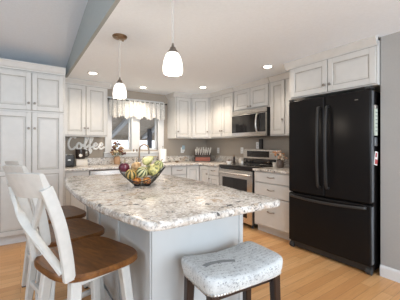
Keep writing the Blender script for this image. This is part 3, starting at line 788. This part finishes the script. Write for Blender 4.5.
# paper towel
t = thing('paper_towel_holder', 'white paper towel roll on an upright holder right of the sink', 'paper towel holder', (2.262, 4.55, CT))
B().lathe([(.075, 0), (.075, .010), (.008, .014)], seg=24).build('base', 'nickel', t)
B().lathe([(.018, .016), (.068, .016), (.069, .03), (.069, .255), (.066, .262), (.018, .262)], seg=28).build('paper_roll', 'paper', t)
B().tube([(0, 0, .012), (0, 0, .30)], .006, 8).build('post', 'nickel', t)
B().ball((0, 0, .305), .012, seg=10).build('finial', 'nickel', t)
# sill ornaments
for x, lab in ((1.74, 'tiny dark ornament on the window sill, nearer the vase'), (1.805, 'tiny dark ornament on the window sill, nearer the faucet')):
    lathe_thing('sill_ornament', lab, 'ornament', (x, BY-.035, 1.115), [('body', [(.010, 0), (.016, .012), (.012, .026), (.016, .036), (.004, .046)], 'bronze')])
# small dish
lathe_thing('small_dish', 'small dark dish on the worktop between paper towels and knife block', 'dish', (2.50, 4.42, CT), [('bowl', [(.025, 0), (.040, .018), (.048, .03), (.044, .03), (.03, .012), (.002, .008)], 'bronze')])
# outlets
def outlet(label, loc, rz, plug=None):
    t = thing('wall_outlet', label, 'outlet', loc, rz)
    B().box(-.037, .037, -.006, 0, -.058, .058, .003).build('cover_plate', 'white', t)
    for z in (-.024, .024): B().box(-.016, .016, -.008, -.005, z-.014, z+.014, .002).build('socket', 'trim', t)
    return t
outlet('white wall outlet under the corner cabinet holding a night light', (2.815, BY-.001, 1.13), 0)
outlet('white wall outlet beside the knife block, above the narrow drawer cabinet', (RX-.001, 4.30, 1.125), -PI/2)
outlet('white wall outlet just left of the range backguard', (RX-.001, 3.585, 1.135), -PI/2)
outlet('white wall outlet behind the range under the microwave', (RX-.001, 3.19, 1.23), -PI/2)
t = thing('night_light', 'small pale blue plug-in night light on the corner outlet', 'night light', (2.83, BY-.0095, 1.145))
B().box(-.03, .03, -.03, 0, 0, .085, .010, 3).build('diffuser', mat('blue_clear_plastic', (.40, .52, .58), .2), t)
B().box(-.02, .02, -.034, 0, -.04, .0, .005).build('base', 'white', t)
t = thing('plug_adapter', 'tall black plug adapter on the wall behind the range', 'adapter', (RX-.0005, 3.10, 1.17), -PI/2)
B().box(-.036, .036, -.04, 0, -.01, .17, .006).build('housing', 'blackplastic', t)

# knife block -----------------------------------------------------------
t = thing('knife_block', 'wide red-brown knife block full of pale-handled knives in the corner', 'knife block', (3.10, 4.40, CT), -.62)
B().prism([(-.085, 0), (.075, 0), (.075, .17), (.0, .20), (-.085, .105)], 'x', -.165, .165).build('block', 'darkwood', t, smooth=False)
B().box(-.15, .15, -.092, -.084, .012, .088, .003).build('front_face', 'redwood', t)
knife_m = mat('pale_knife_handle', (.72, .70, .67), .3, .3)
proto = None
Mx = Matrix.Translation(t.location) @ Matrix.Rotation(-.62, 4, 'Z')
n_k = 0
for row, (y0, z0) in enumerate(((-.050, .145), (-.018, .181))):
    for k in range(7):
        x = -.138+.046*k + (.012 if row else 0)
        p = Mx @ Vector((x, y0, z0))
        if proto is None:
            proto = thing('kitchen_knife', 'pale-handled kitchen knife standing in the red-brown block', 'knife', p, -.62, 'knives in the block')
            B().sweep(smooth_path([(0, .0, .0), (0, -.028, .038), (0, -.055, .075), (0, -.068, .105)], 3), .020, .016, (1, 0, 0)).build('handle', knife_m, proto)
            B().box(-.008, .008, -.012, .010, -.004, .010, .002).build('bolster', 'steel', proto)
            c = proto
        else:
            c = dup_thing(proto, p, -.62, proto['label'])
        c.rotation_euler = (random.uniform(-.12, .12), random.uniform(-.16, .16), -.62)
# jars left of the range
lathe_thing('spice_jar', 'small brown jar left of the range, shorter one', 'jar', (3.20, 3.69, CT), [('body', [(.026, 0), (.028, .01), (.028, .045), (.02, .055)], mat('amber_brown', (.12, .05, .025), .25)), ('lid', [(.022, .053), (.022, .07), (.002, .071)], 'bronze')])
lathe_thing('pepper_mill', 'tall dark wooden mill left of the range', 'mill', (3.24, 3.60, CT), [('body', [(.026, 0), (.028, .02), (.018, .06), (.022, .10), (.016, .12)], 'darkwood'), ('cap', [(.016, .12), (.022, .135), (.018, .152), (.004, .158)], 'bronze')])
lathe_thing('sugar_bowl', 'small white bowl on the worktop edge left of the range', 'bowl', (3.06, 3.535, CT), [('bowl', [(.022, 0), (.040, .02), (.048, .05), (.044, .05), (.034, .02), (.002, .012)], 'white')])
lathe_thing('cream_jar', 'cream jar between the mill and the range backguard', 'jar', (3.33, 3.51, CT), [('body', [(.03, 0), (.034, .012), (.034, .075), (.024, .085)], 'canister'), ('lid', [(.027, .085), (.027, .095), (.006, .10), (.008, .11), (.002, .115)], 'canister')])
lathe_thing('salt_shaker', 'small white shaker standing on the black cooktop', 'shaker', (3.18, 3.32, .9127), [('body', [(.018, 0), (.020, .01), (.015, .04), (.012, .046)], 'white'), ('cap', [(.013, .046), (.013, .056), (.003, .062)], 'steel')])
# crock with flowers beside the fridge
CX, CY = 3.16, 2.50
lathe_thing('flower_jar', 'dark patterned jar of pale flowers between range and refrigerator', 'jar', (CX, CY, CT), [('body', [(.040, 0), (.052, .015), (.056, .06), (.046, .10), (.050, .115), (.045, .115), (.04, .09), (.046, .05), (.002, .02)], paint('speckled_dark_glaze', (.16, .12, .10), .3, .5, 60))])
fm2 = [mat('peach_petals', (.75, .48, .34), .8), mat('ivory_petals', (.80, .70, .58), .8), mat('orange_petals', (.62, .30, .14), .8)]
for i, tp in enumerate([(-.05, -.01, .13), (.0, -.03, .16), (.05, 0, .15), (-.03, .03, .19), (.03, .03, .20), (-.06, .04, .17), (.065, -.02, .11), (-.02, -.05, .11)]):
    flower('pale_flower', 'pale flower standing in the dark patterned jar by the refrigerator', 'flowers in the patterned jar', (CX+.012*math.cos(i*2.1), CY+.012*math.sin(i*2.1), CT+.04), tp, fm2[i % 3], 6, .020)
lathe_thing('utensil_cup', 'small pale cup right beside the range backguard', 'cup', (3.18, 2.615, CT), [('cup', [(.026, 0), (.03, .01), (.034, .07), (.031, .07), (.027, .015), (.002, .01)], 'canister')])

# ------------------------------------------------------------------ bowl of gourds on the island
BX, BYc, BZ = .817, 2.015, CT+.002
t = thing('wire_bowl', 'dark wire fruit bowl full of gourds on the island', 'bowl', (BX, BYc, BZ))
t.rotation_euler = (0, 0, -.6026)
def bw(a, f):
    """point of the basket wall: f = 0 at the base ring, 1 at the rim, which sweeps up at both ends"""
    top = .098+.052*math.cos(2*a); q = f**.8
    return ((.062+(.185-.062)*q)*math.cos(a), (.055+(.140-.055)*q)*math.sin(a), .005+(top-.005)*f)
nb = 44
B().tube([bw(2*PI*i/nb, 1) for i in range(nb)], .0042, 8, closed=True).build('rim', 'darkmetal', t)
B().tube([bw(2*PI*i/nb, 0) for i in range(nb)], .005, 8, closed=True).build('base_ring', 'darkmetal', t)
b = B()
for k in range(26): b.tube([bw(2*PI*(k+.3*f)/26, f) for f in (0, .25, .5, .75, 1)], .0022, 5)
for f in (.3, .62): b.tube([bw(2*PI*i/nb, f) for i in range(nb)], .0018, 5, closed=True)
for k in range(4): b.tube([(-.06*math.cos(k*PI/4), -.053*math.sin(k*PI/4), .006), (.06*math.cos(k*PI/4), .053*math.sin(k*PI/4), .006)], .002, 5)
b.build('wire_basket', 'darkmetal', t)
R_ = Vector((.824, -.567, 0)); F_ = Vector((.567, .824, 0))
def gp(a, bb, z): return Vector((BX, BYc, BZ))+R_*a+F_*bb+Vector((0, 0, z))
def round_gourd(name, label, cat, a, bb, z, r, sq, m, lobes=0, amp=0, rot=(0, 0, 0), neck=0):
    t = thing(name, label, cat, gp(a, bb, z)); t.rotation_euler = rot
    prof = []
    for k in range(13):
        th = PI*k/12
        rr = r*math.sin(th)+.0005; zz = -r*sq*math.cos(th)
        if neck and k >= 6:
            f = (k-6)/6; rr = r*(1-f)**.8*.72*(1+.0*f)+r*.28*(1-f**6); zz = neck*f
            if k == 12: rr = .001
        prof.append((rr, zz))
    B().lathe(prof, seg=24, lobes=lobes, amp=amp).build('flesh', m, t)
    top = prof[-1][1]
    B().tube([(0, 0, top-.004), (.003, 0, top+.010), (.009, 0, top+.018)], [.005, .004, .005], 6).build('stem', mat('dry_stem', (.30, .24, .12), .8), t)
    return t
round_gourd('red_onion', 'glossy dark purple onion at the rim of the wire bowl', 'onion', -.142, -.020, .148, .043, .92, gourd('purple_skin', (.06, .008, .02), (.12, .018, .035), 6, 'noise', .2))
round_gourd('gourd', 'round orange and green striped gourd below the purple onion', 'gourd', -.074, -.062, .098, .045, .95, gourd('orange_green_stripes', (.52, .33, .10), (.05, .06, .02), 8), 8, .03, (.5, -.2, 0))
round_gourd('gourd', 'cream and dark green striped round gourd at the front of the bowl', 'gourd', .014, -.066, .115, .044, 1.15, gourd('cream_green_stripes', (.62, .57, .30), (.06, .08, .03), 9), 9, .03, (.9, .3, 0))
round_gourd('gourd', 'yellow gourd speckled with green at the right of the bowl', 'gourd', .105, -.042, .128, .049, 1.05, gourd('yellow_green_mottle', (.58, .52, .20), (.08, .10, .03), 34, 'noise'), 7, .05, (.4, .5, .4))
round_gourd('gourd', 'pale yellow crookneck gourd lying on top of the pile', 'gourd', .030, .010, .195, .036, .9, gourd('pale_yellow_skin', (.66, .59, .28), (.40, .38, .15), 30, 'noise'), 6, .05, (.25, 1.0, -.45), neck=.075)
round_gourd('gourd', 'pale green ribbed gourd resting on the bowl rim', 'gourd', .128, .035, .165, .040, .9, gourd('pale_green_ribs', (.54, .54, .26), (.14, .17, .05), 10), 10, .05, (.3, .4, 0))
round_gourd('mini_pumpkin', 'small orange pumpkin low in the bowl, under the striped cream gourd', 'pumpkin', -.030, -.052, .044, .034, .8, gourd('orange_skin', (.66, .26, .05), (.45, .13, .03), 8), 8, .08)
round_gourd('mini_pumpkin', 'small red-orange pumpkin low in the bowl, under the yellow speckled gourd', 'pumpkin', .045, -.050, .044, .034, .8, gourd('red_orange_skin', (.55, .17, .04), (.60, .32, .10), 8), 8, .08)
round_gourd('gourd', 'tan warty gourd behind the purple onion', 'gourd', -.058, .040, .145, .044, 1.0, gourd('tan_skin', (.55, .36, .18), (.36, .21, .09), 30, 'noise'), 6, .05)
round_gourd('gourd', 'dark green gourd at the back of the bowl', 'gourd', .050, .075, .115, .045, 1.0, gourd('dark_green_skin', (.10, .16, .05), (.22, .27, .10), 8), 8, .03)
